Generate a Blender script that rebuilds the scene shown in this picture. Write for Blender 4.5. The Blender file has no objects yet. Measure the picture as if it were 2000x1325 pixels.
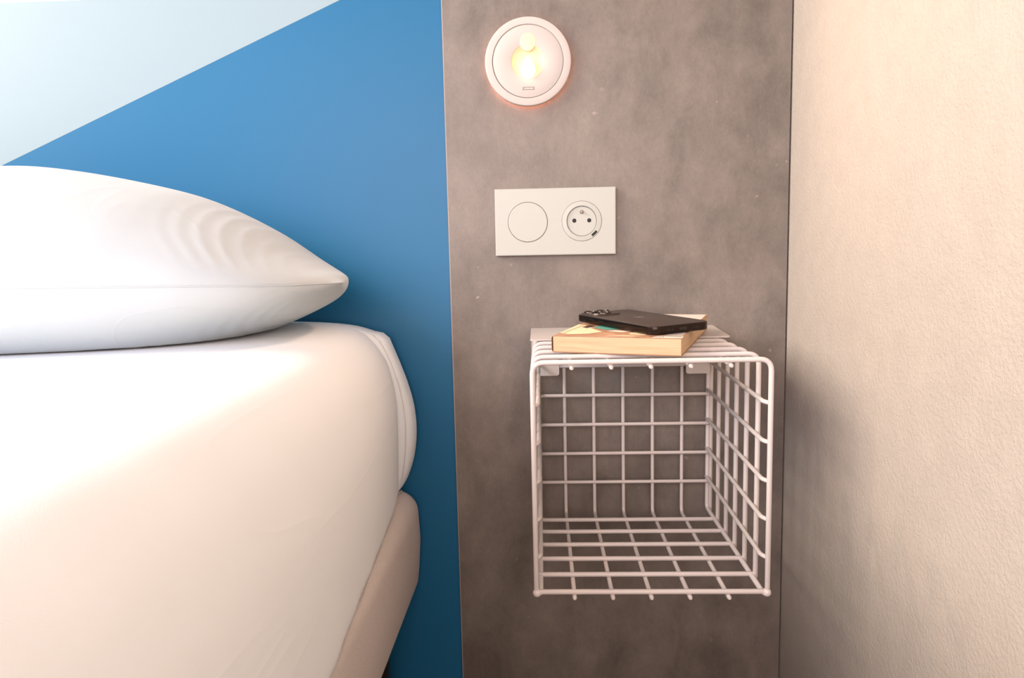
import bpy, bmesh, math, random
from mathutils import Vector, Matrix, noise
random.seed(7)
S = bpy.context.scene
C = S.collection

# ------------------------------------------------------------------ camera
cam_d = bpy.data.cameras.new('camera')
cam_d.sensor_width = 36.0
cam_d.lens = 1362.14 / 2000 * 36
cam_d.clip_start = 0.02
cam = bpy.data.objects.new('camera', cam_d); C.objects.link(cam)
_r = Vector((0.99891529, 0.04073618, -0.02255681))
_d = Vector((-0.01786303, -0.11211914, -0.9935342))
_f = Vector((-0.04300184, 0.99285944, -0.11126985))
cam.matrix_world = Matrix(((_r.x, -_d.x, -_f.x, 0), (_r.y, -_d.y, -_f.y, -0.885),
                           (_r.z, -_d.z, -_f.z, 0.64), (0, 0, 0, 1)))
S.camera = cam

# ------------------------------------------------------------------ world, lights, exposure
S.view_settings.view_transform = 'Standard'
S.view_settings.look = 'None'
S.view_settings.gamma = 1.0
S.view_settings.exposure = 0.0
S.view_settings.use_curve_mapping = False
w = bpy.data.worlds.new('room_ambient'); S.world = w; w.use_nodes = True
w.node_tree.nodes['Background'].inputs[0].default_value = (1.0, 1.0, 1.0, 1)
w.node_tree.nodes['Background'].inputs[1].default_value = 0.012

def area(name, loc, target, sx, sy, power, col):
    l = bpy.data.lights.new(name, 'AREA'); l.shape = 'RECTANGLE'; l.size = sx; l.size_y = sy
    l.energy = power; l.color = col
    o = bpy.data.objects.new(name, l); C.objects.link(o)
    o.location = loc
    o.rotation_euler = (Vector(target) - Vector(loc)).to_track_quat('-Z', 'Y').to_euler()
    return o
# the room's main light high on the left beyond the bed, cool daylight from the window behind
# the camera, and two added fill lights, one cool and one warm
area('main_room_light', (-2.3, -1.05, 1.85), (0.3, -0.5, 0.5), 1.5, 1.2, 122.0, (1.0, 0.84, 0.70))
area('window_daylight', (-1.75, -2.35, 1.62), (0.0, 0.0, 0.72), 1.7, 1.5, 11.5, (0.03, 0.30, 1.0))
area('cool_fill', (-1.1, -1.5, 1.1), (0.3, -0.5, 0.4), 0.6, 0.6, 6.0, (0.03, 0.55, 1.0))  # added cool fill from the camera side, no second window
area('warm_fill', (-0.35, -1.9, 0.95), (0.2, -0.3, 0.45), 1.3, 0.9, 36.0, (1.0, 0.76, 0.69))  # added soft fill lifting the sheet side and lower right wall
LAMP_POWER = 1.8
LAMP_COLOUR = (1.0, 0.65, 0.44)

# ------------------------------------------------------------------ helpers
def tag(o, label=None, cat=None, group=None, kind=None):
    if label: o['label'] = label
    if cat: o['category'] = cat
    if group: o['group'] = group
    if kind: o['kind'] = kind
    return o

def thing(name, label, cat, loc=(0, 0, 0), rot=(0, 0, 0), group=None):
    o = bpy.data.objects.new(name, None); C.objects.link(o)
    o.empty_display_size = 0.02
    o.location = loc; o.rotation_euler = rot
    return tag(o, label, cat, group)

def obj(name, bm, mats, parent=None, smooth=None):
    me = bpy.data.meshes.new(name)
    bmesh.ops.recalc_face_normals(bm, faces=bm.faces[:])
    bm.to_mesh(me); bm.free()
    for m in (mats if isinstance(mats, (list, tuple)) else [mats]):
        me.materials.append(m)
    o = bpy.data.objects.new(name, me); C.objects.link(o)
    if parent: o.parent = parent
    if smooth is not None:
        for p in me.polygons: p.use_smooth = True
        if smooth < 180:
            me.set_sharp_from_angle(angle=math.radians(smooth))
    return o

def box_bm(x0, x1, y0, y1, z0, z1, bevel=0.0, seg=2, bm=None):
    own = bm or bmesh.new()
    t = bmesh.new()
    bmesh.ops.create_cube(t, size=1)
    for v in t.verts:
        v.co = Vector(((x0 + x1) / 2 + v.co.x * (x1 - x0), (y0 + y1) / 2 + v.co.y * (y1 - y0),
                       (z0 + z1) / 2 + v.co.z * (z1 - z0)))
    if bevel:
        bmesh.ops.bevel(t, geom=t.edges[:], offset=bevel, segments=seg, profile=0.5, affect='EDGES')
    me = bpy.data.meshes.new('tmp'); t.to_mesh(me); t.free()
    own.from_mesh(me); bpy.data.meshes.remove(me)
    return own

def rounded_path(pts, rad, n=6):
    """polyline with rounded inner corners"""
    pts = [Vector(p) for p in pts]
    out = [pts[0]]
    for i in range(1, len(pts) - 1):
        a, b, c = pts[i - 1], pts[i], pts[i + 1]
        u = (a - b).normalized(); v = (c - b).normalized()
        r = min(rad, (a - b).length * .49, (c - b).length * .49)
        p, q = b + u * r, b + v * r
        for k in range(n + 1):
            t = k / n
            out.append(p * (1 - t) ** 2 + b * 2 * t * (1 - t) + q * t * t)
    out.append(pts[-1])
    return out

def tube_bm(pts, r, sides=10, bm=None, cap=True):
    bm = bm or bmesh.new()
    pts = [Vector(p) for p in pts]
    n = len(pts)
    tang = []
    for i in range(n):
        a = pts[max(i - 1, 0)]; b = pts[min(i + 1, n - 1)]
        tang.append((b - a).normalized())
    up = Vector((0, 0, 1)) if abs(tang[0].z) < 0.9 else Vector((1, 0, 0))
    nrm = (up - tang[0] * up.dot(tang[0])).normalized()
    rings = []
    for i in range(n):
        nrm = (nrm - tang[i] * nrm.dot(tang[i])).normalized()
        bi = tang[i].cross(nrm)
        rings.append([bm.verts.new(pts[i] + (nrm * math.cos(k * 2 * math.pi / sides) +
                                             bi * math.sin(k * 2 * math.pi / sides)) * r) for k in range(sides)])
    for a, b in zip(rings, rings[1:]):
        for k in range(sides):
            bm.faces.new((a[k], a[(k + 1) % sides], b[(k + 1) % sides], b[k]))
    if cap:
        for ring, p, t, sg in ((rings[0], pts[0], tang[0], -1), (rings[-1], pts[-1], tang[-1], 1)):
            # rounded ends
            inner = [bm.verts.new(p + (v.co - p) * 0.6 + t * sg * r * 0.7) for v in ring]
            for k in range(sides):
                bm.faces.new((ring[k], ring[(k + 1) % sides], inner[(k + 1) % sides], inner[k]))
            bm.faces.new(inner)
    return bm

def lathe_y_bm(prof, seg=64, sx=1.0, sz=1.0, bm=None):
    """prof: list of (radius, y) revolved about the Y axis"""
    bm = bm or bmesh.new()
    rings = []
    for r, y in prof:
        if r < 1e-6:
            rings.append([bm.verts.new((0, y, 0))])
        else:
            rings.append([bm.verts.new((r * sx * math.cos(2 * math.pi * k / seg), y, r * sz * math.sin(2 * math.pi * k / seg)))
                          for k in range(seg)])
    for a, b in zip(rings, rings[1:]):
        for k in range(seg):
            k2 = (k + 1) % seg
            if len(a) == 1 and len(b) > 1: bm.faces.new((a[0], b[k2], b[k]))
            elif len(b) == 1 and len(a) > 1: bm.faces.new((a[k], a[k2], b[0]))
            elif len(a) > 1: bm.faces.new((a[k], a[k2], b[k2], b[k]))
    return bm

def poly_prism_bm(pts, y0, y1, bm=None):
    """polygon in x,z extruded between y0 and y1"""
    bm = bm or bmesh.new()
    a = [bm.verts.new((x, y0, z)) for x, z in pts]
    b = [bm.verts.new((x, y1, z)) for x, z in pts]
    bm.faces.new(a); bm.faces.new(list(reversed(b)))
    for i in range(len(pts)):
        j = (i + 1) % len(pts)
        bm.faces.new((a[i], a[j], b[j], b[i]))
    return bm

def prism_z_bm(pts, z0, z1, bm=None):
    bm = bm or bmesh.new()
    a = [bm.verts.new((x, y, z0)) for x, y in pts]
    b = [bm.verts.new((x, y, z1)) for x, y in pts]
    bm.faces.new(a); bm.faces.new(list(reversed(b)))
    for i in range(len(pts)):
        j = (i + 1) % len(pts)
        bm.faces.new((a[i], a[j], b[j], b[i]))
    return bm

def grid_bm(rows, closed=False):
    """rows of points -> quads"""
    bm = bmesh.new()
    V = [[bm.verts.new(p) for p in row] for row in rows]
    for a, b in zip(V, V[1:]):
        m = len(a)
        for k in range(m if closed else m - 1):
            k2 = (k + 1) % m
            bm.faces.new((a[k], a[k2], b[k2], b[k]))
    return bm, V

# ------------------------------------------------------------------ materials
def mat(name, col, rough=0.6, spec=0.4, **kw):
    m = bpy.data.materials.new(name); m.use_nodes = True
    b = m.node_tree.nodes['Principled BSDF']
    b.inputs['Base Color'].default_value = (*col, 1)
    b.inputs['Roughness'].default_value = rough
    b.inputs['Specular IOR Level'].default_value = spec
    for k, v in kw.items():
        b.inputs[k.replace('_', ' ')].default_value = v
    return m

class NT:
    def __init__(s, m):
        s.nt = m.node_tree; s.b = s.nt.nodes['Principled BSDF']
        s.co = s.nt.nodes.new('ShaderNodeTexCoord').outputs['Object']
    def n(s, t, **inp):
        nd = s.nt.nodes.new(t)
        for k, v in inp.items():
            k = k.replace('_', ' ')
            if isinstance(v, bpy.types.NodeSocket): s.nt.links.new(v, nd.inputs[k])
            else: nd.inputs[k].default_value = v
        return nd
    def link(s, a, b): s.nt.links.new(a, b)
    def mapping(s, scale, src=None, rot=(0, 0, 0)):
        nd = s.nt.nodes.new('ShaderNodeMapping')
        nd.inputs['Scale'].default_value = scale; nd.inputs['Rotation'].default_value = rot
        s.link(src or s.co, nd.inputs['Vector'])
        return nd.outputs[0]
    def noise(s, scale, detail=4, rough=.55, vec=None, dist=0.0):
        nd = s.nt.nodes.new('ShaderNodeTexNoise')
        nd.inputs['Scale'].default_value = scale; nd.inputs['Detail'].default_value = detail
        nd.inputs['Roughness'].default_value = rough; nd.inputs['Distortion'].default_value = dist
        s.link(vec or s.co, nd.inputs['Vector'])
        return nd.outputs['Fac']
    def ramp(s, src, stops):
        nd = s.nt.nodes.new('ShaderNodeValToRGB')
        el = nd.color_ramp.elements
        while len(el) < len(stops): el.new(0.5)
        for e, (p, c) in zip(el, stops):
            e.position = p; e.color = (c, c, c, 1) if isinstance(c, (int, float)) else (*c, 1)
        s.link(src, nd.inputs[0])
        return nd.outputs[0]
    def mix(s, fac, a, b, mode='MIX'):
        nd = s.nt.nodes.new('ShaderNodeMix'); nd.data_type = 'RGBA'; nd.blend_type = mode
        for sock, v in ((nd.inputs[0], fac), (nd.inputs[6], a), (nd.inputs[7], b)):
            if isinstance(v, bpy.types.NodeSocket): s.link(v, sock)
            elif isinstance(v, (int, float)): sock.default_value = v
            else: sock.default_value = (*v, 1)
        return nd.outputs[2]
    def bump(s, h, strength, dist, prev=None):
        nd = s.nt.nodes.new('ShaderNodeBump')
        nd.inputs['Strength'].default_value = strength; nd.inputs['Distance'].default_value = dist
        s.link(h, nd.inputs['Height'])
        if prev: s.link(prev, nd.inputs['Normal'])
        return nd.outputs[0]

# concrete-look laminate
M_conc = mat('concrete_laminate', (0.220, 0.176, 0.158), .42, .45)
t = NT(M_conc)
big = t.noise(4.5, 6, .62, dist=.15)
col = t.ramp(big, [(.30, (0.132, 0.113, 0.097)), (.52, (0.172, 0.150, 0.129)), (.72, (0.222, 0.196, 0.169))])
mid = t.noise(20, 7, .66, vec=t.mapping((1, 1, .6)), dist=.25)
col = t.mix(.55, col, t.ramp(mid, [(.32, .26), (.5, .5), (.7, .75)]), 'OVERLAY')
warm = t.noise(9, 3, .5)
col = t.mix(t.ramp(warm, [(.52, 0.0), (.72, .35)]), col, (0.205, 0.162, 0.138))
fine = t.noise(420, 4, .7, vec=t.mapping((1, 1, .6)))
col = t.mix(.35, col, t.ramp(fine, [(.3, .38), (.7, .62)]), 'OVERLAY')
spk = t.noise(95, 2, .4)
area_m = t.noise(7, 2, .5)
spm = t.mix(1.0, t.ramp(spk, [(.70, 0.0), (.76, .5)]), t.ramp(area_m, [(.5, 0.0), (.62, 1.0)]), 'MULTIPLY')
col = t.mix(spm, col, (0.458, 0.387, 0.334))
dk = t.mix(1.0, t.ramp(t.noise(60, 5, .7, dist=.8), [(.60, 0.0), (.70, .45)]), t.ramp(t.noise(5, 2, .5), [(.5, 0.0), (.65, 1.0)]), 'MULTIPLY')
col = t.mix(dk, col, (0.176, 0.141, 0.119))
t.link(col, t.b.inputs['Base Color'])
t.link(t.ramp(mid, [(.3, .36), (.7, .52)]), t.b.inputs['Roughness'])
M_edge = mat('laminate_edge', (.34, .30, .28), .5)
M_gap = mat('joint_shadow_strip', (.045, .025, .02), .8)

# rough-cast plaster
M_plaster = mat('rough_plaster', (0.686, 0.664, 0.638), .85, .2)
t = NT(M_plaster)
n1 = t.noise(300, 3, .6)
n2 = t.noise(480, 2, .5)
n3 = t.noise(40, 2, .5)
h = t.mix(.25, t.ramp(n1, [(.40, 0.0), (.62, 1.0)]), n2)
h = t.mix(.2, h, n3)
t.link(t.bump(h, .34, .0016), t.b.inputs['Normal'])
t.link(t.mix(t.ramp(n3, [(.3, 0.0), (.7, 1.0)]), (0.420, 0.375, 0.325), (0.445, 0.398, 0.345)), t.b.inputs['Base Color'])
M_white_wall = mat('white_paint', (.74, .76, .76), .7)
M_ceiling = mat('ceiling_paint', (.80, .80, .79), .9)
M_carpet = mat('dark_carpet', (.05, .045, .045), .95, .1)
t = NT(M_carpet)
t.link(t.bump(t.noise(500, 2), .6, .003), t.b.inputs['Normal'])

# headboard laminate
M_blue = mat('blue_laminate', (0.018, 0.172, 0.344), .42, .25)
t = NT(M_blue)
g = t.noise(1.6, 3, .5)
t.link(t.mix(t.ramp(g, [(.3, 0.0), (.7, 1.0)]), (0.013, 0.130, 0.275), (0.017, 0.141, 0.292)), t.b.inputs['Base Color'])
t.link(t.bump(t.noise(900, 2), .05, .0005), t.b.inputs['Normal'])
M_hwhite = mat('white_laminate', (0.270, 0.365, 0.405), .45, .3)

# fabrics
def cotton(name, col):
    m = mat(name, col, .85, .15)
    m.node_tree.nodes['Principled BSDF'].inputs['Sheen Weight'].default_value = .15
    t = NT(m)
    wv = t.noise(1400, 2, .5)
    cr = t.noise(16, 4, .55, vec=t.mapping((1.0, .35, 1.0), rot=(0, 0, .5)), dist=1.2)
    cl = t.noise(9, 2, .4, vec=t.mapping((1.0, .10, 1.0), rot=(.35, 0, .25)), dist=.6)
    lines = t.ramp(cl, [(.485, 0.0), (.5, 1.0), (.515, 0.0)])
    b1 = t.bump(lines, .10, .0016, t.bump(wv, .10, .0004))
    t.link(t.bump(cr, .10, .004, b1), t.b.inputs['Normal'])
    return m
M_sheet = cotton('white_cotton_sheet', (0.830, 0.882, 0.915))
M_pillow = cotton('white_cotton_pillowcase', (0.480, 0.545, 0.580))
M_uphol = mat('greige_woven_upholstery', (0.583, 0.508, 0.456), .9, .15)
t = NT(M_uphol)
sep = t.n('ShaderNodeSeparateXYZ', Vector=t.co)
def mth(op, a, b=0.0):
    nd = t.nt.nodes.new('ShaderNodeMath'); nd.operation = op
    for sk, v in zip(nd.inputs, (a, b)):
        if isinstance(v, bpy.types.NodeSocket): t.link(v, sk)
        else: sk.default_value = v
    return nd.outputs[0]
jit = t.noise(160, 2, .5)
along = mth('ADD', mth('MULTIPLY', sep.outputs['Y'], 2000.0), mth('MULTIPLY', jit, 5.0))
across = mth('ADD', mth('MULTIPLY', mth('SUBTRACT', sep.outputs['Z'], sep.outputs['X']), 1900.0), mth('MULTIPLY', jit, 5.0))
w1 = mth('SINE', mth('ADD', along, across)); w2 = mth('SINE', mth('SUBTRACT', along, across))
weave = mth('ADD', mth('MULTIPLY', mth('MULTIPLY', w1, w2), .5), .5)
t.link(t.mix(t.ramp(weave, [(.2, 0.0), (.8, 1.0)]), (0.40, 0.345, 0.325), (0.92, 0.84, 0.80)), t.b.inputs['Base Color'])
t.link(t.bump(weave, .4, .0006), t.b.inputs['Normal'])
M_black = mat('black_metal', (.012, .011, .011), .45)

M_wire = mat('white_powder_coat', (.62, .575, .545), .42, .45)
M_plate = mat('white_painted_steel', (.60, .56, .525), .45, .45)
M_plastic = mat('white_satin_plastic', (0.425, 0.445, 0.405), .4, .45)
M_dark = mat('dark_socket_hole', (.012, .009, .008), .6)
M_pin = mat('nickel_pin', (.55, .50, .46), .3, .5, Metallic=1.0)
M_groove = mat('groove_grey', (.26, .225, .20), .7)
M_lampw = mat('lamp_white_plastic', (0.515, 0.475, 0.440), .75, .25)

def emit(name, col, strength, base=(.9, .85, .75)):
    m = mat(name, base, .4)
    b = m.node_tree.nodes['Principled BSDF']
    b.inputs['Emission Color'].default_value = (*col, 1)
    b.inputs['Emission Strength'].default_value = strength
    return m
M_bulb = emit('lit_bulb', (1.0, .74, .32), 3.6)
M_lobe = emit('reflected_glow', (1.0, .86, .42), .28, (.62, .56, .36))  # emission stands in for the bulb's glow reflected above it
M_bowl = mat('glow_tinted_reflector', (.72, .62, .42), .8, .2)  # the bulb's yellow glow is put into the bowl colour
M_halo = emit('added_halo_glow', (1.0, .34, .20), 9.0)  # added emission imitating the bloom around the lamp

M_paper = mat('cream_page_edges', (0.696, 0.570, 0.426), .85, .15)
t = NT(M_paper)
st = t.noise(60, 5, .7, vec=t.mapping((.25, .25, 22)))
t.link(t.mix(t.ramp(st, [(.38, 0.0), (.62, 1.0)]), (0.520, 0.350, 0.205), (0.640, 0.455, 0.290)), t.b.inputs['Base Color'])
t.link(t.bump(st, .35, .0006), t.b.inputs['Normal'])
M_cover = mat('brown_paperback_cover', (.40, .20, .11), .4, .4)
t = NT(M_cover)
cn = t.noise(30, 4, .6, dist=1.0)
t.link(t.mix(t.ramp(cn, [(.4, 0.0), (.62, 1.0)]), (.36, .175, .095), (.52, .30, .18)), t.b.inputs['Base Color'])
M_pr_cream = mat('print_cream', (.86, .66, .42), .45)
M_pr_white = mat('print_white', (.82, .76, .68), .45)
M_pr_teal = mat('print_teal', (.10, .34, .28), .45)
M_pr_dark = mat('print_dark', (.05, .03, .025), .45)
M_pr_grey = mat('print_grey', (.42, .37, .32), .45)

M_phone = mat('graphite_glass', (.042, .029, .024), .38, .5)
M_phone_rim = mat('graphite_steel_frame', (.030, .020, .015), .22, .5, Metallic=.85)
M_lens = mat('black_lens_glass', (.006, .005, .006), .06, .6)
M_lens_ring = mat('dark_steel_lens_ring', (.07, .058, .05), .3, .5, Metallic=1.0)
M_logo = mat('polished_graphite_logo', (.16, .13, .115), .2, .5, Metallic=.6)

# ------------------------------------------------------------------ setting
PX0, PX1 = -0.11556, 0.3058          # concrete panel
WX = 0.30795                          # right wall face
FLOOR = 0.0
def struct(name, bm, m, label=None, smooth=None):
    o = obj(name, bm, m, None, smooth); o['kind'] = 'structure'
    if label: o['label'] = label
    return o
struct('wall_back', box_bm(-2.4, WX + .12, .022, .14, FLOOR, 2.5), M_white_wall, 'white painted wall behind the headboard and grey panel')
struct('wall_right', box_bm(WX, WX + .12, -2.6, .022, FLOOR, 2.5), M_plaster, 'rough plastered white wall on the right')
struct('floor', box_bm(-2.4, WX + .12, -2.6, .14, FLOOR - .08, FLOOR), M_carpet, 'dark carpet floor under the bed')

# ------------------------------------------------------------------ grey panel
p = thing('wall_panel', 'tall grey concrete-look laminate panel behind the wire basket', 'panel', (0.095, .011, FLOOR))
def rel(bm, o):
    bmesh.ops.translate(bm, verts=bm.verts[:], vec=-Vector(o.location)); return bm
obj('panel_face', rel(box_bm(PX0 + .0012, PX1, 0, .0215, FLOOR + .002, 2.42), p), M_conc, p)
tag(obj('edge_band', rel(box_bm(PX0, PX0 + .0012, .0003, .0215, FLOOR + .002, 2.42), p), M_edge, p), 'pale thin edge strip of the grey panel')
o = obj('joint_strip', rel(box_bm(PX1, WX - .0001, .006, .0215, FLOOR + .002, 2.42), p), M_gap, p)
tag(o, 'dark joint strip in the gap beside the plaster wall')

# ------------------------------------------------------------------ headboard
HX0, HX1, HZ = -1.95, PX0 - .0006, .9755
slope = (.9622 - .7766) / (-.2433 + .6894)
zl = .7766 + slope * (HX0 + .6894)
xt = -.2433 + (HZ - .9622) / slope
h = thing('headboard', 'blue and white laminate headboard panel behind the bed', 'headboard', (-1.0, .012, 0.05))
g = .0002
o = obj('blue_field', rel(poly_prism_bm([(HX0, .05), (HX1, .05), (HX1, HZ), (xt + g, HZ), (HX0, zl - g)], .0035, .0215), h), M_blue, h)
tag(o, 'large blue lower field of the headboard')
o = obj('white_field', rel(poly_prism_bm([(HX0, zl + g), (xt - g, HZ), (HX0, HZ)], .0035, .0215), h), M_hwhite, h)
tag(o, 'white upper triangle of the headboard')

# ------------------------------------------------------------------ bed base
FX = -0.163                           # outer face of the base
FT, FB = .3500, .215
b = thing('bed_base', 'greige woven upholstered bed base under the white mattress', 'bed', (-.9, -1.0, 0))
prof = []
R1, R2 = .030, .018
for k in range(13):
    a = math.pi / 2 * k / 12
    prof.append((FX - R1 + R1 * math.sin(a) * 1.0, FT - R1 * .95 + R1 * .95 * math.cos(a)))
prof += [(FX + .0015, .285), (FX - .001, .25)]
for k in range(7):
    a = math.pi / 2 * k / 6
    prof.append((FX - .003 - R2 + R2 * math.cos(a), FB + R2 - R2 * math.sin(a)))
prof = [(-1.6, FT)] + prof + [(-1.6, FB)]
ys = [-.0105, -.0125, -.017, -.024] + [-.04 - .06 * i for i in range(33)]
ins = [.010, .0045, .0012, 0.0] + [0.0] * 33
rows = []
for y, d in zip(ys, ins):
    rows.append([(x - (d if x > -1.5 else 0), y, z - d if z > .3 else z + d) for x, z in prof])
bm, V = grid_bm(rows, closed=True)
bm.faces.new(V[0]); bm.faces.new(V[-1])
obj('upholstered_frame', rel(bm, b), M_uphol, b, 40)
for lx, ly in ((-.215, -.10), (-1.5, -.10), (-.215, -1.9), (-1.5, -1.9)):
    bm = bmesh.new()
    bmesh.ops.create_cone(bm, cap_ends=True, segments=20, radius1=.018, radius2=.026, depth=FB + .002)
    bmesh.ops.translate(bm, verts=bm.verts[:], vec=(lx, ly, (FB + .002) / 2))
    obj('leg', rel(bm, b), M_black, b, 40)
# piping hem where the cover is stapled at the head end
hem = [(-.1835, -.026, .3505), (-.1850, -.040, .3507), (-.1860, -.055, .3507), (-.1870, -.070, .3505)]
tag(obj('frayed_seam', rel(tube_bm(hem, .0014, 8), b), M_uphol, b, 60), 'short frayed seam on the top edge of the bed base')

# ------------------------------------------------------------------ mattress under its sheet
MZ = .3528
main = [(-1.58, .572), (-1.2, .573), (-.8, .573), (-.55, .573), (-.40, .573), (-.306, .5725), (-.2563, .5692), (-.2256, .5625), (-.2077, .5493),
        (-.1932, .5274), (-.185, .4992), (-.1813, .4709), (-.181, .4329), (-.1825, .3881), (-.1838, .3620), (-.1870, MZ)]
flap = [(-1.58, .569), (-1.2, .570), (-.8, .570), (-.55, .570), (-.40, .570), (-.316, .570), (-.2646, .5675), (-.2328, .5632), (-.2108, .5563),
        (-.1955, .5515), (-.1885, .5364), (-.1788, .5106), (-.1715, .4879), (-.1645, .4586), (-.1627, .4259), (-.1672, .393), (-.1775, .3645), (-.1880, MZ)]
def resample(pl, n):
    # Catmull-Rom on the right-hand portion, then by arc length with denser spacing on the right
    P = [Vector((x, z)) for x, z in pl]
    dense = []
    for i in range(len(P) - 1):
        p0 = P[max(i - 1, 0)]; p1 = P[i]; p2 = P[i + 1]; p3 = P[min(i + 2, len(P) - 1)]
        for k in range(12):
            u = k / 12
            dense.append(.5 * ((2 * p1) + (p2 - p0) * u + (2 * p0 - 5 * p1 + 4 * p2 - p3) * u * u + (3 * p1 - p0 - 3 * p2 + p3) * u ** 3))
    dense.append(P[-1])
    L = [0]
    for a, c in zip(dense, dense[1:]): L.append(L[-1] + (c - a).length)
    out = []
    for k in range(n):
        s = 1 - (1 - k / (n - 1)) ** 1.9
        d = s * L[-1]
        j = 0
        while j < len(L) - 2 and L[j + 1] < d: j += 1
        u = (d - L[j]) / max(L[j + 1] - L[j], 1e-9)
        out.append(dense[j].lerp(dense[j + 1], u))
    return out
NP = 110
A = resample(flap, NP); B = resample(main, NP)
def dx(y):
    pts = [(0, 0), (-.05, .002), (-.10, .008), (-.19, .0160), (-.31, .0255), (-.42, .0335), (-.6, .040), (-.9, .046), (-2.0, .046)]
    for (y0, d0), (y1, d1) in zip(pts, pts[1:]):
        if y <= y0 and y >= y1:
            return d0 + (d1 - d0) * (y0 - y) / (y0 - y1)
    return pts[-1][1]
st = [(-.0075, 1.0, .012), (-.009, 1.0, .005), (-.012, 1.0, .001), (-.018, 1.0, 0), (-.026, .98, 0), (-.034, .92, .0), (-.040, .80, 0), (-.0435, .70, .001), (-.0465, .60, .0028), (-.049, .56, .0008),
      (-.052, .40, .0), (-.0545, .28, .0015), (-.057, .16, .0042), (-.059, .06, .0040), (-.0605, 0, .0012), (-.063, 0, 0), (-.068, 0, 0)]
yy = -.075
while yy > -2.0:
    st.append((yy, 0, 0)); yy -= .012 if yy > -.7 else .05
rows = []
for y, f, inset in st:
    row = []
    for k in range(NP):
        p = B[k].lerp(A[k], f)
        kn = k / (NP - 1)
        t_side = min(max((p.x + .33) / .12, 0), 1)
        t_side = t_side * t_side * (3 - 2 * t_side)
        x = p.x + dx(y) * t_side
        z = p.y
        # inset pulls towards the mattress centre line
        x -= inset * t_side; z -= inset * .7 * (1 if z > .5 else 0) * (1 if p.x > -.36 else .0)
        # soft waviness and fine drag creases on the side
        w1 = noise.noise(Vector((x * 3.0, y * 3.0, z * 3.0)))
        w2 = noise.noise(Vector((y * 26 + z * 12, z * 7, 3.1)))
        amp = .0012 * t_side * (1 if y < -.07 else .3)
        x += w2 * amp + w1 * .003 * t_side * (1 if y < -.07 else 0)
        z += w1 * .0012 * (1 - t_side) * (1 if y < -.07 else 0)
        # vertical pleats just in front of the corner fold
        if y < -.06 and t_side > .6 and z < .53:
            x += .0011 * math.sin((y + .06) * 210 + 4 * z) * math.exp((y + .06) / .030)
        row.append((x, y, z))
    rows.append(row)
bm, V = grid_bm(rows)
# underside and ends so that the mattress is a closed body
bm.faces.new(V[0] + [bm.verts.new((-1.58, st[0][0], MZ))])
bm.faces.new(V[-1] + [bm.verts.new((-1.58, st[-1][0], MZ))])
mt = thing('mattress', 'thick mattress tucked into a smooth white cotton sheet on the bed', 'mattress', (-.9, -1.0, MZ))
obj('fitted_sheet', rel(bm, mt), M_sheet, mt, 75)
obj('mattress_core', rel(box_bm(-1.575, -.20, -1.96, -.012, MZ + .0005, .558, .03, 3), mt), M_hwhite, mt, 40)

# ------------------------------------------------------------------ pillow
# stations along x from the pointed right end: x, y_front, y_back, z_seam, h_top, h_bottom
stn = [(-.1985, -.206, -.190, .6225, .0005, .0005),
       (-.2030, -.222, -.170, .6225, .0034, .0052),
       (-.2110, -.248, -.125, .6228, .0085, .0132),
       (-.2240, -.278, -.085, .6230, .0145, .0245),
       (-.2500, -.310, -.048, .6240, .0295, .0380),
       (-.285, -.335, -.036, .6255, .0555, .0530),
       (-.325, -.354, -.030, .6265, .0765, .0660),
       (-.365, -.370, -.026, .6275, .0895, .0735),
       (-.440, -.392, -.022, .6290, .1050, .0770),
       (-.505, -.404, -.018, .6300, .1115, .0780),
       (-.60, -.410, -.016, .6300, .1140, .0780),
       (-.72, -.410, -.016, .6300, .1120, .0770),
       (-.80, -.390, -.020, .6290, .1000, .0700),
       (-.86, -.350, -.030, .6270, .0700, .0500),
       (-.90, -.300, -.060, .6250, .0300, .0300),
       (-.92, -.250, -.120, .6240, .0006, .0006)]
def cr(vals, t):
    i = min(int(t), len(vals) - 2); u = t - i
    p0 = vals[max(i - 1, 0)]; p1 = vals[i]; p2 = vals[i + 1]; p3 = vals[min(i + 2, len(vals) - 1)]
    return .5 * (2 * p1 + (p2 - p0) * u + (2 * p0 - 5 * p1 + 4 * p2 - p3) * u * u + (3 * p1 - p0 - 3 * p2 + p3) * u ** 3)
cols = list(zip(*stn))
NS, NA = 220, 128
rows = []; seam_pts = []
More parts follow.
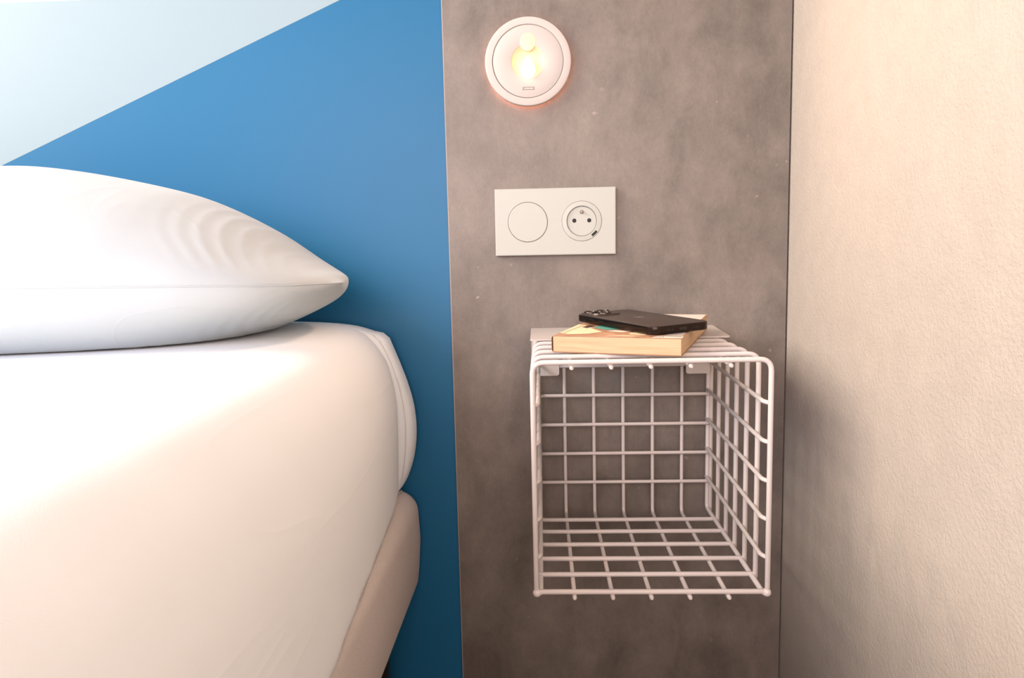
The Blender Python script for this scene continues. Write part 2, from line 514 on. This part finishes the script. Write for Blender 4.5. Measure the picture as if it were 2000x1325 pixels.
for i in range(NS):
    t = i / (NS - 1) * (len(stn) - 1)
    x, yf, yb, zs, ht, hb = [cr(c, t) for c in cols]
    ht = max(ht, .0005); hb = max(hb, .0005)
    row = []
    for k in range(NA):
        a = 2 * math.pi * k / NA          # 0 = front seam
        cy, cz = -math.cos(a), math.sin(a)
        e = 2 / 2.25
        sy = math.copysign(abs(cy) ** e, cy); sz = math.copysign(abs(cz) ** e, cz)
        y = (yf + yb) / 2 + sy * (yb - yf) / 2
        z = zs + sz * (ht if sz > 0 else hb)
        xx = x
        # gathered wrinkles near the pointed end, drag folds over the top
        up = sz
        full = min(max((-x - .19) / .05, 0), 1)
        win = math.exp(-((x + .262) / .048) ** 2) * full
        fold = math.sin((x * 1.0 + (.055 if up > 0 else .085) * abs(up) ** 1.2 + .008 * noise.noise(Vector((x * 13, up * 1.6, 0)))) * 430 + 0.9 * noise.noise(Vector((x * 11, up * 1.9, 4.4))))
        fold = 1 - 2 * abs(math.sin(math.asin(max(-1, min(1, fold))) * .5 + math.pi / 4)) ** .6
        am = .0009 * win * min(1, max(0, .15 + 2.2 * noise.noise(Vector((x * 15, up * 2.4, 7.7)))))
        fr = min(max((-cy + .35) / .5, 0), 1)
        rr = fold * am * fr * fr * (3 - 2 * fr)
        win2 = math.exp(-((x + .47) / .10) ** 2)
        q = (z - .69) + .22 * (x + .42)
        rr += win2 * .0034 * (noise.noise(Vector((x * 7, q * 75, 1.3)))) * min(max((up - .1) / .25, 0), 1)
        rr += .0035 * noise.noise(Vector((x * 7, y * 7, z * 7))) * full
        if k == 0: rr -= .0010
        nx = Vector((0, -math.cos(a) * 1.0, math.sin(a)))
        y += nx.y * rr; z += nx.z * rr
        z = max(z, .5742)
        if k == 0: seam_pts.append((xx, y - .0004, z))
        row.append((xx, y, z))
    rows.append(row)
pw = thing('pillow', 'plump white pillow with a pointed corner lying against the headboard', 'pillow', (-.56, -.21, .5728))
bm, V = grid_bm(rows, closed=True)
bm.faces.new(V[0]); bm.faces.new(V[-1])
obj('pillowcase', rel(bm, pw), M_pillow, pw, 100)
obj('seam', rel(tube_bm(seam_pts[2:-2:2], .0007, 6), pw), M_pillow, pw, 100)

# ------------------------------------------------------------------ round wall lamp
LX, LZ = -.0110, .8795
l = thing('wall_lamp', 'lit round white reading lamp on the grey panel', 'lamp', (LX, 0, LZ))
R = .0523
obj('rim', lathe_y_bm([(.0428, -.004), (.0430, -.0095), (.0436, -.0102), (.0500, -.0102), (.0516, -.0096), (.0523, -.0082), (R, -.0046), (.0500, -.0042), (.0428, -.0042)], 96), M_lampw, l, 40)
obj('face_disc', lathe_y_bm([(.0196, -.0035), (.0200, -.0097), (.0206, -.0100), (.0418, -.0100), (.0424, -.0096), (.0425, -.0042)], 96), M_lampw, l, 40)
obj('groove', lathe_y_bm([(.0196, -.0044), (.0430, -.0044)], 64), M_groove, l)
obj('reflector', lathe_y_bm([(.0199, -.0097), (.0180, -.0066), (.0130, -.0056), (.006, -.0050), (0, -.0049)], 64), M_bowl, l, 60)
# base plate; an added glowing ring behind the rim makes the pink halo
obj('base_plate', lathe_y_bm([(0, .0003), (.044, .0003), (.044, -.0046), (0, -.0046)], 64), M_lampw, l, 40)
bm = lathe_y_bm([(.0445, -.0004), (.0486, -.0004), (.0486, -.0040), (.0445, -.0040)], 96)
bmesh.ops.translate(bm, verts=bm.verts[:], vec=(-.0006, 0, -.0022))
tag(obj('halo_ring', bm, M_halo, l, 40), 'added reddish glowing ring behind the rim that makes the halo on the panel')
# the light the lamp throws forward
ld = bpy.data.lights.new('lamp_light', 'AREA'); ld.shape = 'ELLIPSE'; ld.size = .034; ld.size_y = .036
ld.energy = LAMP_POWER; ld.color = LAMP_COLOUR
lo_ = bpy.data.objects.new('lamp_light', ld); C.objects.link(lo_); lo_.parent = l
lo_.location = (0, -.0185, -.0095); lo_.rotation_euler = (math.radians(-90), 0, 0)
# bulb: tear-drop with its point upwards
bm = bmesh.new()
bmesh.ops.create_uvsphere(bm, u_segments=32, v_segments=24, radius=1)
for v in bm.verts:
    zz = v.co.z
    wv = 1.0 - .42 * max(zz, 0) ** 1.3
    v.co = Vector((v.co.x * .0090 * wv, -.0105 + v.co.y * .0065 * wv, -.0100 + zz * (.0150 if zz > 0 else .0105)))
tag(obj('bulb', bm, M_bulb, l, 180), 'glowing tear-shaped bulb')
bm = bmesh.new()  # added lobe imitating the glow reflected in the recess
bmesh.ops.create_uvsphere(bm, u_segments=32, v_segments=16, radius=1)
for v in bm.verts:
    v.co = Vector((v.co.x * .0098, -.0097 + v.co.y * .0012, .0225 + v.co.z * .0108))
tag(obj('glow_lobe', bm, M_lobe, l, 180), 'added pale yellow lobe standing in for the reflected glow above the bulb')
bm = bmesh.new()
for x0, x1, z0, z1 in ((-.0068, .0068, -.0335, -.0329), (-.0068, .0068, -.0307, -.0302), (-.0068, -.0062, -.0335, -.0302), (.0062, .0068, -.0335, -.0302)):
    box_bm(x0, x1, -.0104, -.0098, z0, z1, bm=bm)
obj('push_tab', bm, M_groove, l)

# ------------------------------------------------------------------ switch and socket plate
sx0, sx1, sz0, sz1 = -.0557, .0938, .6460, .7284
s = thing('switch_socket_plate', 'white double wall plate with round switch and power socket', 'switch plate',
          ((sx0 + sx1) / 2, 0, (sz0 + sz1) / 2), (0, math.radians(.25), 0))
W2, H2 = (sx1 - sx0) / 2, (sz1 - sz0) / 2
def annulus_frame(bm_, x0, x1, z0, z1, cx, cz, r, yf, yb, seg=64):
    """rectangle with a round hole: front face ring plus hole wall and outer sides"""
    def sq(a):
        c, s_ = math.cos(a), math.sin(a)
        k = min((x1 - cx) / c if c > 1e-9 else ((x0 - cx) / c if c < -1e-9 else 9), (z1 - cz) / s_ if s_ > 1e-9 else ((z0 - cz) / s_ if s_ < -1e-9 else 9))
        return cx + c * k, cz + s_ * k
    angs = [2 * math.pi * k / seg for k in range(seg)]
    for X in (x0, x1):
        for Z in (z0, z1): angs.append(math.atan2(Z - cz, X - cx) % (2 * math.pi))
    angs = sorted(set(round(a, 6) for a in angs))
    In = [bm_.verts.new((cx + r * math.cos(a), yf, cz + r * math.sin(a))) for a in angs]
    Ib = [bm_.verts.new((cx + r * math.cos(a), yb, cz + r * math.sin(a))) for a in angs]
    Ou = [bm_.verts.new((sq(a)[0], yf, sq(a)[1])) for a in angs]
    n = len(angs)
    for k in range(n):
        j = (k + 1) % n
        bm_.faces.new((In[k], In[j], Ou[j], Ou[k])); bm_.faces.new((In[j], In[k], Ib[k], Ib[j]))
PT = -.0085
cxs, cxk = -.0150 - (sx0 + sx1) / 2, .0518 - (sx0 + sx1) / 2
bm = bmesh.new()
mid_ = (cxs + cxk) / 2
annulus_frame(bm, -W2 + .0012, mid_, -H2 + .0012, H2 - .0012, cxs, 0, .0248, PT, -.002)
annulus_frame(bm, mid_, W2 - .0012, -H2 + .0012, H2 - .0012, cxk, 0, .0248, PT, -.002)
# bevelled outer sides
lo = [(-W2 + .0012, -H2 + .0012), (W2 - .0012, -H2 + .0012), (W2 - .0012, H2 - .0012), (-W2 + .0012, H2 - .0012)]
r0 = [bm.verts.new((x, PT, z)) for x, z in lo]
r1 = [bm.verts.new((x * (1 + .0008 / W2), PT + .0003, z * (1 + .0008 / H2))) for x, z in lo]
r2 = [bm.verts.new((math.copysign(W2, x), PT + .0012, math.copysign(H2, z))) for x, z in lo]
r3 = [bm.verts.new((math.copysign(W2 - .0006, x), 0.0002, math.copysign(H2 - .0006, z))) for x, z in lo]
for a_, b_ in ((r0, r1), (r1, r2), (r2, r3)):
    for k in range(4): bm.faces.new((a_[k], a_[(k + 1) % 4], b_[(k + 1) % 4], b_[k]))
bmesh.ops.remove_doubles(bm, verts=bm.verts[:], dist=1e-6)
obj('cover_plate', bm, M_plastic, s, 8)
bm = lathe_y_bm([(0, PT - .0004), (.0236, PT - .0004), (.0242, PT - .0001), (.0244, PT + .0008), (.0244, -.002)], 72)
bmesh.ops.translate(bm, verts=bm.verts[:], vec=(cxs, 0, 0)); tag(obj('switch_button', bm, M_plastic, s, 12), 'round push switch button')
bm = lathe_y_bm([(.0185, -.004), (.0185, PT), (.0190, PT - .0006), (.0240, PT - .0003), (.0246, PT + .0004), (.02465, -.002)], 72)
bmesh.ops.translate(bm, verts=bm.verts[:], vec=(cxk, 0, 0)); obj('socket_ring', bm, M_plastic, s, 12)
bm = lathe_y_bm([(.0, -.0072), (.0176, -.0072), (.01815, -.0068), (.0182, -.004)], 72)
bmesh.ops.translate(bm, verts=bm.verts[:], vec=(cxk, 0, .0)); obj('socket_face', bm, M_plastic, s, 12)
bm = lathe_y_bm([(.0, -.0046), (.0250, -.0046)], 48)
bmesh.ops.translate(bm, verts=bm.verts[:], vec=(cxs, 0, 0)); obj('button_gap', bm, M_groove, s)
bm = lathe_y_bm([(.0, -.0042), (.0250, -.0042)], 48)
bmesh.ops.translate(bm, verts=bm.verts[:], vec=(cxk, 0, 0)); obj('socket_gap', bm, M_groove, s)
for hx in (-.0092, .0092):
    bm = lathe_y_bm([(0, -.00735), (.0024, -.00735), (.0027, -.0071)], 24)
    bmesh.ops.translate(bm, verts=bm.verts[:], vec=(cxk + hx, 0, .0008)); obj('pin_hole', bm, M_dark, s)
bm = lathe_y_bm([(.0016, -.0072), (.0016, -.0078), (.0026, -.0078), (.0026, -.0071)], 28)
bmesh.ops.translate(bm, verts=bm.verts[:], vec=(cxk, 0, .0112)); obj('pin_collar', bm, M_groove, s, 40)
bm = lathe_y_bm([(0, -.0118), (.0011, -.0113), (.0015, -.0100), (.0015, -.0072)], 20)
bmesh.ops.translate(bm, verts=bm.verts[:], vec=(cxk, 0, .0112)); tag(obj('earth_pin', bm, M_pin, s, 50), 'small metal earth pin')
bm = box_bm(-.0041, .0041, PT - .0009, PT + .0002, -.0015, .0015, .0006, 2)
bmesh.ops.rotate(bm, verts=bm.verts[:], cent=(0, 0, 0), matrix=Matrix.Rotation(math.radians(-43), 3, 'Y'))
bmesh.ops.translate(bm, verts=bm.verts[:], vec=(cxk + .0153, 0, -.0152)); tag(obj('charging_port', bm, M_dark, s), 'small dark charging slot')

# ------------------------------------------------------------------ wire basket
BX0, BX1, BZ0, BZ1, BYF, BYB = -.00969, .21055, .32073, .54490, -.24077, -.0150
RW = .0025
bk = thing('wire_basket', 'white wire cube basket mounted on the grey panel', 'basket', ((BX0 + BX1) / 2, 0, BZ0))
gx = [BX0 + (BX1 - BX0) * k / 6 for k in range(7)]
gy = [BYF + (BYB - BYF) * k / 6 for k in range(7)]
gz = [BZ0 + (BZ1 - BZ0) * k / 6 for k in range(7)]
THIN = .00215
def wire(name, pts, r=RW, rad=.010):
    return obj(name, rel(tube_bm(rounded_path(pts, rad) if len(pts) > 2 else pts, r, 12), bk), M_wire, bk, 60)
for k, y in enumerate(gy):                       # inverted-U hoops, front to back
    lo_z = BZ0 - .003 if k else BZ0
    wire('hoop_wire', [(BX0, y, lo_z), (BX0, y, BZ1), (BX1, y, BZ1), (BX1, y, lo_z)], rad=.011)
for k, y in enumerate(gy[:6]):                   # bottom cross wires
    wire('bottom_wire', [(BX0 + .001, y, BZ0), (BX1 - .001, y, BZ0)])
for k in range(1, 6):                            # C-shaped wires: top, back, bottom
    x = gx[k]
    zt, zb = BZ1 - .0044, BZ0 - .0044
    wire('looped_wire', [(x, BYF - .0012, zt - .0010), (x, BYF + .004, zt), (x, BYB - .001, zt), (x, BYB - .001, zb), (x, BYF - .004, zb)], THIN, .009)
for x in (BX0 + .0042, BX1 - .0042):             # bottom edge wires carried up the back corners
    wire('corner_wire', [(x, BYF, BZ0 - .001), (x, BYB, BZ0 - .001 + .002), (x, BYB, BZ1 - .012)], rad=.006)
for k in range(1, 6):
    z = gz[k]
    wire('back_wire', [(BX0 + .003, BYB - .0048, z), (BX1 - .003, BYB - .0048, z)], THIN)
    for x, sg in ((BX0 + .0046, -1), (BX1 - .0046, 1)):
        wire('side_wire', [(x - sg * .0005, BYB + .001, z + .0046), (x, BYF + .007, z - .0035), (x + sg * .0042, BYF + .0005, z - .0038)], THIN, .005)
for x in (BX0 + .0006, BX1 - .0006):             # weld beads at the front bottom corners
    bm = bmesh.new(); bmesh.ops.create_uvsphere(bm, u_segments=18, v_segments=12, radius=.0042)
    bmesh.ops.translate(bm, verts=bm.verts[:], vec=(x, BYF, BZ0 - .0008)); obj('weld_bead', rel(bm, bk), M_wire, bk, 180)
# mounting bracket: top plate with back flange, and two clip tabs
pz = BZ1 + RW + .0002
xl, xr, yfp, rise = BX0 - .0040, BX1 + .0042, -.084, .0050
bm = bmesh.new()
ol_ = [(xl, -.0004), (xl, yfp + .002), (xl + .002, yfp), (xr - .003, yfp), (xr, yfp + .002), (xr, -.0004)]
vt = [[bm.verts.new((x, y, pz + dz + rise * (1 - y / yfp))) for x, y in ol_] for dz in (0, .0016)]
bm.faces.new(vt[0]); bm.faces.new(vt[1])
for k in range(6):
    j = (k + 1) % 6; bm.faces.new((vt[0][k], vt[0][j], vt[1][j], vt[1][k]))
box_bm(xl, xr, -.0019, -.0003, BZ1 - .030, pz + rise - .0001, bm=bm)
tag(obj('mounting_plate', rel(bm, bk), M_plate, bk), 'flat white metal plate fixing the basket to the panel')
for x0, x1 in ((-.0072, .0206), (.1772, .2068)):
    x0 = max(x0, BX0 + .0018); x1 = min(x1, BX1 - .0035)
    zt, zb = BZ1 - .0036, .4965
    pts = [(x0, zt), (x0, zb + .002), (x0 + .002, zb), (x1 - .002, zb), (x1, zb + .002), (x1, zt)]
    bm = poly_prism_bm(pts, BYB - .0094, BYB - .0080)
    tag(obj('clip_tab', rel(bm, bk), M_plate, bk), 'white clip tab hanging behind the front of the basket')

# ------------------------------------------------------------------ paperback book
book_p = Vector((.0095, -.1871, .5476))           # front left bottom corner
bw, bl, bt = .1291, .1867, .0170
ang = math.radians(-20.33)
tilt = math.radians(2.33)
bo = thing('paperback_book', 'thick paperback book with a brown cover lying on the basket', 'book', book_p, (tilt, 0, ang))
prof = [(.0, .0022), (.0, bt - .0022)]
# page block: slightly uneven edges
bm = box_bm(.0016, bw - .0006, .0004, bl - .0006, .0004, bt - .0004, .0004, 1)
bmesh.ops.subdivide_edges(bm, edges=bm.edges[:], cuts=3, use_grid_fill=True)
for v in bm.verts:
    v.co.y += .0005 * noise.noise(Vector((v.co.x * 25, 0, v.co.z * 160))) if v.co.y < bl / 2 else 0
obj('page_block', bm, M_paper, bo)
# cover: C-shaped wrap, spine on the left
cp = [(bw, 0), (.0030, 0)]
for k in range(7):
    a = math.pi / 2 * k / 6; cp.append((.0030 - .0030 * math.sin(a), .0030 - .0030 * math.cos(a)))
for k in range(7):
    a = math.pi / 2 * k / 6; cp.append((.0030 - .0030 * math.cos(a), bt - .0030 + .0030 * math.sin(a)))
cp += [(bw, bt)]
inn = [(bw, .0003), (.0032, .0003)]
for k in range(7):
    a = math.pi / 2 * k / 6; inn.append((.0032 - .0029 * math.sin(a), .0032 - .0029 * math.cos(a)))
for k in range(7):
    a = math.pi / 2 * k / 6; inn.append((.0032 - .0029 * math.cos(a), bt - .0032 + .0029 * math.sin(a)))
inn += [(bw, bt - .0003)]
bm = bmesh.new()
nn = len(cp)
ring = [[bm.verts.new((x, y, z)) for x, z in pr] for y in (0.0, bl) for pr in (cp, inn)]
f0, i0, f1, i1 = ring
for k in range(nn - 1):
    bm.faces.new((f0[k], f0[k + 1], f1[k + 1], f1[k])); bm.faces.new((i0[k + 1], i0[k], i1[k], i1[k + 1]))
    bm.faces.new((f0[k], i0[k], i0[k + 1], f0[k + 1])); bm.faces.new((f1[k + 1], i1[k + 1], i1[k], f1[k]))
for k in (0, nn - 1): bm.faces.new((f0[k], f1[k], i1[k], i0[k]))
obj('cover', bm, M_cover, bo, 40)
# printed art on the cover (flat print)
def flat(name, polys, m, dz):
    if name == 'cover_print' and len(polys) > 1:
        for pl in polys: flat(name, [pl], m, dz)
        return
    bm = bmesh.new()
    for pl in polys:
        bm.faces.new([bm.verts.new((x * bw, y * bl, bt + dz)) for x, y in pl])
    return obj(name, bm, m, bo)
flat('cover_print', [[(.02, .10), (.12, .06), (.26, .09), (.34, .17), (.20, .30), (.10, .42), (.02, .46)],
                     [(.03, .50), (.12, .48), (.16, .60), (.06, .74), (.03, .74)],
                     [(.58, .10), (.70, .08), (.76, .13), (.68, .19), (.57, .16)],
                     [(.40, .035), (.60, .03), (.72, .045), (.55, .06)]], M_pr_cream, .00012)
flat('cover_print', [[(.78, .0), (1.0, .0), (1.0, .06), (.90, .10), (.80, .05)], [(.36, .20), (.50, .17), (.56, .205), (.42, .235)],
                     [(.45, .62), (.99, .50), (.99, .99), (.40, .99)]], M_pr_white, .00016)
flat('cover_print', [[(.20, .32), (.36, .24), (.46, .28), (.40, .40), (.24, .44)]], M_pr_teal, .00020)
flat('cover_print', [[(.84, .05), (.99, .03), (.99, .20), (.90, .22)]], M_pr_grey, .00022)
flat('cover_print', [[(.10, .34), (.16, .30), (.19, .40), (.13, .43)]] +
     [[(.05 + i * .004, .10 + i * .05), (.056 + i * .004, .10 + i * .05), (.064 + i * .004, .15 + i * .05), (.058 + i * .004, .15 + i * .05)] for i in range(6)], M_pr_dark, .00024)
# a line of tiny unreadable print near the right front corner
lt = []
random.seed(3)
xx = .755
for i in range(9):
    wd = random.uniform(.006, .012)
    lt.append([(xx, .022), (xx + .0035, .022), (xx + .0035, .044), (xx, .044)])
    lt.append([(xx, .022 + .016 * (i % 2)), (xx + wd, .022 + .016 * (i % 2)), (xx + wd, .027 + .016 * (i % 2)), (xx, .027 + .016 * (i % 2))])
    xx += wd + .004
flat('cover_lettering', lt, M_pr_dark, .00028)

# ------------------------------------------------------------------ smartphone
PL, PW_, PTk = .1480, .0725, .0079
def rrect(l, w_, r, n=8):
    out = []
    for cx, cy, a0 in ((l / 2 - r, w_ / 2 - r, 0), (-l / 2 + r, w_ / 2 - r, 90), (-l / 2 + r, -w_ / 2 + r, 180), (l / 2 - r, -w_ / 2 + r, 270)):
        for k in range(n + 1):
            a = math.radians(a0 + 90 * k / n)
            out.append((cx + r * math.cos(a), cy + r * math.sin(a)))
    return out
ph = thing('smartphone', 'dark graphite smartphone lying face down on the book', 'phone', (.1044, -.1326, .5688), (math.radians(1.624), math.radians(1.632), math.radians(-62.52)))
def slab(outline_f, levels):
    bm = bmesh.new()
    rings = [[bm.verts.new((x, y, z)) for x, y in outline_f(d)] for d, z in levels]
    for a, b_ in zip(rings, rings[1:]):
        for k in range(len(a)):
            j = (k + 1) % len(a); bm.faces.new((a[k], a[j], b_[j], b_[k]))
    bm.faces.new(rings[0]); bm.faces.new(rings[-1])
    return bm
ol = lambda d: rrect(PL - 2 * d, PW_ - 2 * d, .0118 - d)
obj('phone_frame', slab(ol, [(.0010, 0), (.0002, .0006), (0, .0016), (0, PTk - .0014), (.0002, PTk - .0005), (.0010, PTk)]), M_phone_rim, ph, 40)
obj('back_glass', slab(ol, [(.0010, PTk - .0006), (.0010, PTk + .00005), (.0015, PTk + .00025)]), M_phone, ph, 40)
obj('screen', slab(ol, [(.0014, -.0002), (.0012, .0003)]), M_lens, ph, 40)
# camera plateau at the far-left end, three lenses, flash
cp_c = (-PL / 2 + .0215, -.0150)
def at(bm, x, y, z=0):
    bmesh.ops.translate(bm, verts=bm.verts[:], vec=(x, y, z)); return bm
cpl = lambda d: rrect(.0345 - 2 * d, .0360 - 2 * d, .0080 - d)
plate = obj('camera_plateau', at(slab(cpl, [(0, PTk - .0002), (0, PTk + .0011), (.0006, PTk + .0016)]), *cp_c), M_phone, ph, 40)
def lathe_z(prof, seg=32):
    bm = lathe_y_bm(prof, seg)
    bmesh.ops.rotate(bm, verts=bm.verts[:], cent=(0, 0, 0), matrix=Matrix.Rotation(math.radians(90), 3, 'X'))
    return bm
for ox, oy in ((-.0078, -.0082), (-.0078, .0082), (.0078, 0.0)):
    lr = obj('camera_lens', at(lathe_z([(.0062, .0), (.0074, .0), (.0074, .0014), (.0070, .0019), (.0062, .0019), (.0060, .0012)]), cp_c[0] + ox, cp_c[1] + oy, PTk + .0014), M_lens_ring, ph, 40)
    obj('lens_glass', at(lathe_z([(0, .0013), (.0061, .0013), (.0061, .0)]), cp_c[0] + ox, cp_c[1] + oy, PTk + .0014), M_lens, lr, 40)
obj('flash', at(lathe_z([(0, .0004), (.0026, .0004), (.0026, 0)], 20), cp_c[0] + .0085, cp_c[1] - .0115, PTk + .0015), M_plate, ph, 40)
# fruit-shaped emblem with a bite, centred on the back
pts = []
for k in range(48):
    a = 2 * math.pi * k / 48
    r = .0062 * (1 + .06 * math.cos(2 * a)) - .0012 * math.exp(-((a - math.pi) / .35) ** 2)
    x, y = r * math.cos(a) * 1.03, r * math.sin(a) * .95
    dxb, dyb = x + .0005, y + .0078
    dd = math.hypot(dxb, dyb)
    if dd < .0030: x, y = -.0005 + dxb / dd * .0030, -.0078 + dyb / dd * .0030
    pts.append((x, y))
bm = prism_z_bm(pts, PTk + .0002, PTk + .00032)
leaf = [(-.0072, .0), (-.0082, .0012), (-.0098, .0018), (-.0104, .0016), (-.0098, .0002), (-.0084, -.0004)]
prism_z_bm(leaf, PTk + .0002, PTk + .00032, bm=bm)
obj('emblem', bm, M_logo, ph)
obj('charging_port', box_bm(PL / 2 - .0006, PL / 2 + .0001, -.0045, .0045, .0026, .0052, .0003, 1), M_lens, ph)
for yy_ in (-.0190, -.0160, -.0130, .0130, .0160, .0190):
    obj('speaker_hole', at(box_bm(PL / 2 - .0006, PL / 2 + .0001, -.0008, .0008, .0031, .0047), 0, yy_), M_lens, ph)
for xb, wb_ in ((-.036, .010), (-.018, .0085), (-.052, .005)):
    obj('side_button', box_bm(xb - wb_ / 2, xb + wb_ / 2, -PW_ / 2 - .0005, -PW_ / 2 + .0005, .0027, .0050, .0004, 1), M_phone_rim, ph)
